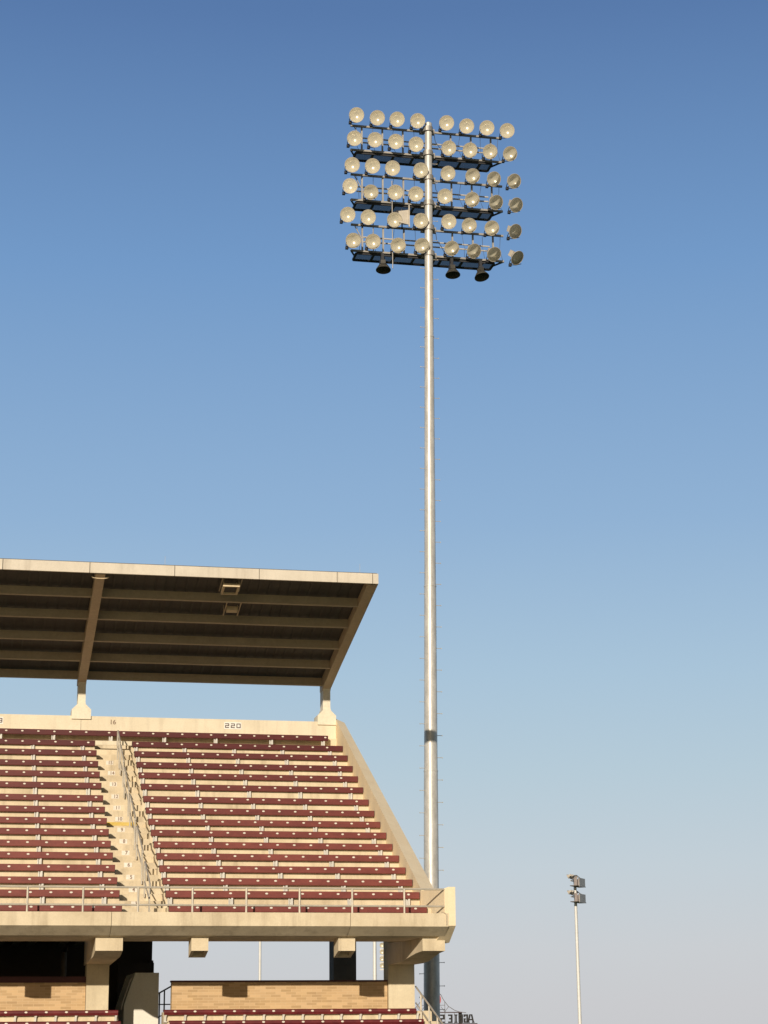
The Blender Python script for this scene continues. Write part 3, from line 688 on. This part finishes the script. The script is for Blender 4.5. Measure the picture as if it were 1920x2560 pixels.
fr = far_pole(18.70, 200, 14.6, .17, 'slender cream light mast far off at the right, its lamps seen side-on', 2, 5, R(246), 1.55, 1.3, .85, .09)
d = Vector((math.cos(R(246)), math.sin(R(246)), 0)); nrm = Vector((d.y, -d.x, 0)); up_ = Vector((0, 0, 1))
for i in range(2):
    z = 14.25 - i * 1.55
    part('platform', MB().bar(-d * 1.35 - nrm * .3 + up_ * (z - .45), d * 1.35 - nrm * .3 + up_ * (z - .45), .75, .07), M['rear_pier'], fr)
    for k in range(4):
        q = -d * 1.0 + d * (k * .66) - nrm * .40
        part('ballast_cabinet', MB().box(q.x - .15, q.x + .15, q.y - .2, q.y + .2, z - .41, z + .22 + .16 * (k % 2)), M['cabinet'], fr)
    q = -nrm * .74
    part('louvre_panel', MB().bar(q - d * .9 + up_ * (z - .1), q + d * .9 + up_ * (z - .1), .06, .85), M['rack'], fr)
    b = MB(); b.bar(d * .9 + nrm * .35 + up_ * (z + .42), -d * .2 - nrm * .1 + up_ * (z + .66), .07); b.bar(d * .9 + nrm * .35 + up_ * (z + .42), d * .2 - nrm * .1 + up_ * (z + .1), .06)
    b.bar(-d * .2 - nrm * .1 + up_ * (z + .66), -d * .2 - nrm * .7 + up_ * (z + .2), .07)
    part('guard_frame', b, M['yoke'], fr)
far_pole(-11.32, 180, 11.5, .125, 'thin pale mast seen through the gap left of the middle, behind the brick wall', 3, 4, R(8), .95)
far_pole(-.95, 150, 9.2, .15, 'pale mast standing in the narrow gap between the dark rear pier and the end pier', 1, 2, R(-40), .95)
far_pole(1.05, 230, 9.35, .16, 'distant rack of white lamps peeping out left of the end pier', 4, 6, R(-10), .755, 1.95, 1.05)

# ------------------------------------------------------------------ scoreboard lettering seen from behind
p = AXIS.inverted() @ Vector((2.63, 120, 0))
sg = thing('scoreboard_sign', (p.x, p.y, -CZ), 'black letters on a trussed frame seen from behind, low beside the dark mast foot', 'sign')
sg.rotation_euler = (0, 0, 0); ORG[sg.name] = Vector((2.63, 120, -CZ))
part('cabinet', MB().box(.0, 5.24, 119.9, 121.2, -CZ, .43), M['sign_bar'], sg)
part('top_bar', MB().bar((.9, 120.2, 1.07), (4.36, 120.2, 1.05), .06), M['sign_bar'], sg)
def block_letter(ch, w=.27, h=.49, t=.11):   # read from the far side, so mirrored here
    m = MB(); x0, x1, z0, z1 = -w / 2, w / 2, -h / 2, h / 2
    B = lambda a, b, c, d: m.box(-b, -a, -.04, .04, c, d)
    if ch == 'I': B(-.05, .05, z0 + .07, z1 - .07); B(-.085, .085, z1 - .07, z1); B(-.085, .085, z0, z0 + .07)
    if ch == 'E': B(x0, x0 + t, z0, z1); B(x0 + t, x1, z1 - .09, z1); B(x0 + t, x1, z0, z0 + .09); B(x0 + t, x1 - .06, -.045, .045)
    if ch == 'S': B(x0, x1, z1 - .09, z1); B(x0, x1, z0, z0 + .09); B(x0, x1, -.045, .045); B(x0, x0 + t, .045, z1 - .09); B(x1 - t, x1, z0 + .09, -.045)
    if ch == 'G': B(x0, x0 + t, z0, z1); B(x0 + t, x1, z1 - .09, z1); B(x0 + t, x1, z0, z0 + .09); B(x1 - t, x1, z0 + .09, .02); B(0, x1 - t, -.06, .02); B(x1 - t, x1, z1 - .15, z1 - .09)
    if ch == 'A':
        for sg_ in (-1, 1): m.hexa([(sg_ * .14 - .05, -.04, z0 + .06), (sg_ * .14 + .05, -.04, z0 + .06), (sg_ * .14 - .05, .04, z0 + .06), (sg_ * .14 + .05, .04, z0 + .06), (sg_ * .045 - .05, -.04, z1), (sg_ * .045 + .05, -.04, z1), (sg_ * .045 - .05, .04, z1), (sg_ * .045 + .05, .04, z1)]); m.box(sg_ * .14 - .08, sg_ * .14 + .08, -.04, .04, z0, z0 + .059)
        m.box(-.09, .09, -.035, .035, -.10, -.02)
    return m
for X, ch in ((4.87, 'A'), (4.58, 'G'), (4.28, 'G'), (4.0, 'I'), (3.665, 'E'), (3.20, 'S')):
    me = block_letter(ch).mesh('letter', M['sign'])
    link('letter', me, sg, Vector((X, 120.3, .695)) - ORG[sg.name])
def arch(m, dv=0):
    L = [(3.13, 2.06), (3.22, 1.87), (3.35, 1.67), (3.56, 1.40), (3.93, 1.17), (4.2, 1.08), (4.6, 1.03)]
    for sgn in (1, -1):
        q = [(2.63 + sgn * (x - 2.63), 120.2, z) for x, z in L]
        for a, b in zip(q, q[1:]): m.bar(a, b, .035)
        for a, b in (((3.35, 1.67), (3.35, .43)), ((3.35, 1.10), (3.58, 1.40)), ((3.35, 1.10), (3.12, 1.38)), ((3.35, 1.47), (3.0, 1.47)), ((3.9, 1.08), (3.9, .43))):
            m.bar((2.63 + sgn * (a[0] - 2.63), 120.2, a[1]), (2.63 + sgn * (b[0] - 2.63), 120.2, b[1]), .03)
    m.tube([(2.63, 120.2, 2.3), (2.9, 120.2, 2.22), (3.13, 120.2, 2.06)], .02, 5); m.tube([(2.63, 120.2, 2.3), (2.36, 120.2, 2.22), (2.13, 120.2, 2.06)], .02, 5)
    return m
part('truss', arch(MB()), M['sign_truss'], sg)
part('support_post', MB().box(4.15, 4.36, 120.36, 120.5, .43, 1.06), M['sign'], sg)
part('support_post', MB().box(1.86, 1.97, 120.36, 120.5, .43, 1.06), M['sign'], sg)
em = MB().lathe([(0, -.05), (.50, -.05), (.50, .05), (0, .05)], 28); bmesh.ops.translate(em.bm, verts=em.bm.verts, vec=(2.63, 120.2, 1.80))
part('emblem', em, M['red'], sg)
